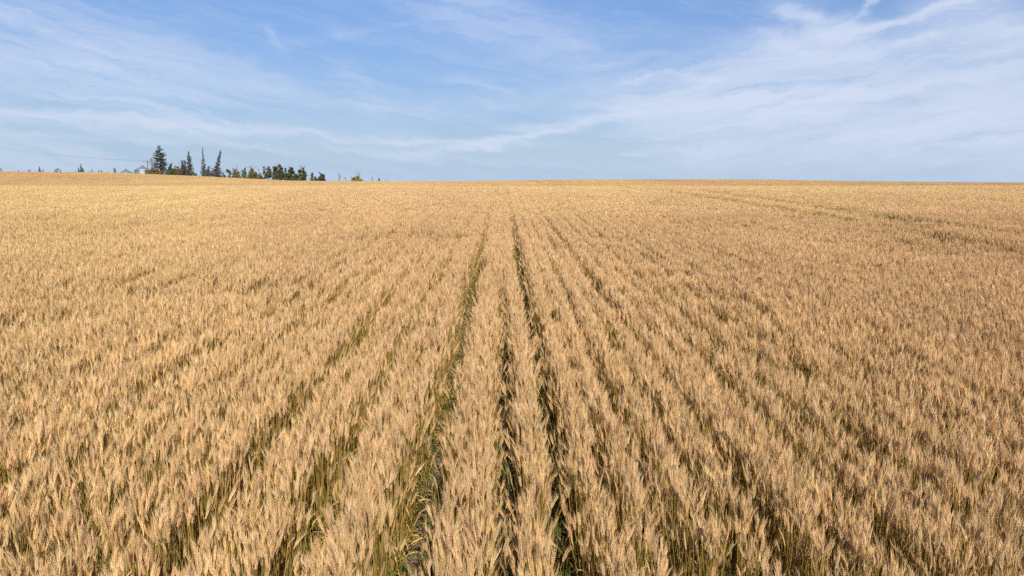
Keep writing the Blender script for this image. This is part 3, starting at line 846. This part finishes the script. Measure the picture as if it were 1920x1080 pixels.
def grain_bin(px, halfpx, eave, peak, D, label):
    x, y, ze = p2w(px, eave, D); zp = p2w(px, peak, D)[2]; zb = float(ground(x, y)); r = halfpx / F * D
    root = empty('grain_bin', (x, y, zb)); tag(root, label, 'grain bin', 'round steel grain bins in the farmyard')
    H, P = ze - zb, zp - zb
    s = Soup(); ns = 90
    revolve(s, [(r * (1 + .006 * math.sin(i * 2.1)), -.2 + (H + .2) * i / ns) for i in range(ns + 1)], 64)
    obj('wall', s.mesh('wall', GALV, True), root)
    s = Soup()
    for k in range(int(H / 1.1)): revolve(s, [(r * 1.008, .8 + k * 1.1), (r * 1.018, .83 + k * 1.1), (r * 1.018, .87 + k * 1.1), (r * 1.008, .9 + k * 1.1)], 64)
    for j in range(16):
        th = 2 * math.pi * j / 16; c, q = math.cos(th), math.sin(th)
        tube(s, [(r * 1.015 * c, r * 1.015 * q, 0), (r * 1.015 * c, r * 1.015 * q, H)], .05, (1, 1, 1), 4)
    obj('stiffener', s.mesh('stiffener', GALV), root)
    s = Soup(); revolve(s, [(r * 1.035, H - .12), (r * 1.05, H - .02), (r * .62, H + (P - H - .35) * .42), (.55, P - .35)], 64, rib=.045)
    rf = obj('roof', s.mesh('roof', ROOFM), root)
    s = Soup(); revolve(s, [(.5, P - .5), (.5, P - .1), (.62, P - .12), (.3, P), (.001, P + .02)], 24)
    obj('cap', s.mesh('cap', ROOFM, True), rf)
    s = Soup()
    s.add([(sx * .45, -r * 1.03 + dy, z) for sx in (-1, 1) for dy in (-.05, .12) for z in (.5, 2.4)],
          [[0, 1, 5], [0, 5, 4], [1, 3, 7], [1, 7, 5], [0, 2, 3], [0, 3, 1], [4, 5, 7], [4, 7, 6], [0, 4, 6], [0, 6, 2]], (1, 1, 1))
    obj('door', s.mesh('door', DARKM), root)


grain_bin(236.6, 13.5, 326.0, 317.0, 372, 'leftmost grain bin with only its grey cone roof above the wheat')
grain_bin(268, 13.9, 319.2, 310.6, 345, 'shining round grain bin with cone roof left of the power pole')
grain_bin(304, 13.6, 319.0, 311.4, 350, 'grain bin half hidden behind the tallest spruce and its bushes')

# ------------------------------------------------------------------ power pole and wires
def plain(name, col, rough=.8):
    m = bpy.data.materials.new(name); m.use_nodes = True; p = m.node_tree.nodes['Principled BSDF']; E.t = m.node_tree
    n = noise(m.node_tree, None, 6, 4); cr = m.node_tree.nodes.new('ShaderNodeValToRGB'); m.node_tree.links.new(n.outputs[0], cr.inputs[0])
    cr.color_ramp.elements[0].color = tuple(c * .75 for c in col) + (1,); cr.color_ramp.elements[1].color = tuple(c * 1.2 for c in col) + (1,)
    m.node_tree.links.new(cr.outputs[0], p.inputs['Base Color']); p.inputs['Roughness'].default_value = rough
    return m


WOOD = plain('weathered_wood', (.16, .12, .09)); WIRE = plain('weathered_wire', (.16, .16, .2), .5); CERAM = plain('ceramic', (.6, .5, .48), .4)
DP = 330.0
bx, by, _ = p2w(278.2, 326, DP); zb = float(ground(bx, by)); tx, ty, tz = p2w(276.2, 300, DP)
pole = empty('power_pole', (bx, by, zb)); tag(pole, 'wooden power pole with a crossarm standing right of the shining grain bin', 'utility pole')
s = Soup(); tube(s, [(0, 0, -.3), ((tx - bx) / 2, 0, (tz - zb) / 2), (tx - bx, 0, tz - zb)], [.2, .18, .14], (1, 1, 1), 10); obj('shaft', s.mesh('shaft', WOOD, True), pole)
aL = np.array(p2w(269, 302.8, DP)) - np.array((bx, by, zb)); aR = np.array(p2w(284, 302.4, DP)) - np.array((bx, by, zb)); aL[1] = aR[1] = -.22
s = Soup(); tube(s, [aL, aR], .09, (1, 1, 1), 4); obj('crossarm', s.mesh('crossarm', WOOD), pole)
att = []
for t in (.03, .55, .97):
    c = aL + (aR - aL) * t; s = Soup()
    tube(s, [c, c + np.array((0, 0, .12)), c + np.array((0, 0, .14)), c + np.array((0, 0, .3)), c + np.array((0, 0, .42))], [.03, .03, .11, .13, .05], (1, 1, 1), 8)
    obj('insulator', s.mesh('insulator', CERAM, True), pole); att.append(c + np.array((bx, by, zb + .42)))
for (off, a, lab) in ((-2.4, att[0], 'highest of the three thin power wires running left from the pole'),
                      (0.1, att[1], 'middle of the three thin power wires running left from the pole'),
                      (2.6, att[2], 'lowest of the three thin power wires running left from the pole')):
    knots = [(240, 300.3, 322), (200, 298.6, 312), (150, 294.6, 300), (75, 286.8, 283), (0, 276.5, 266), (-100, 260, 244), (-230, 234, 216)]
    pts = [a] + [np.array(p2w(kx, ky + off * (277 - kx) / 277 * (1 if kx > -1 else 1), kd)) for kx, ky, kd in knots]
    s = Soup(); tube(s, pts, np.linspace(.018, .005, len(pts)), (1, 1, 1), 5)
    o = obj('power_wire', s.mesh('power_wire', WIRE)); tag(o, lab, 'power line', 'power wires')
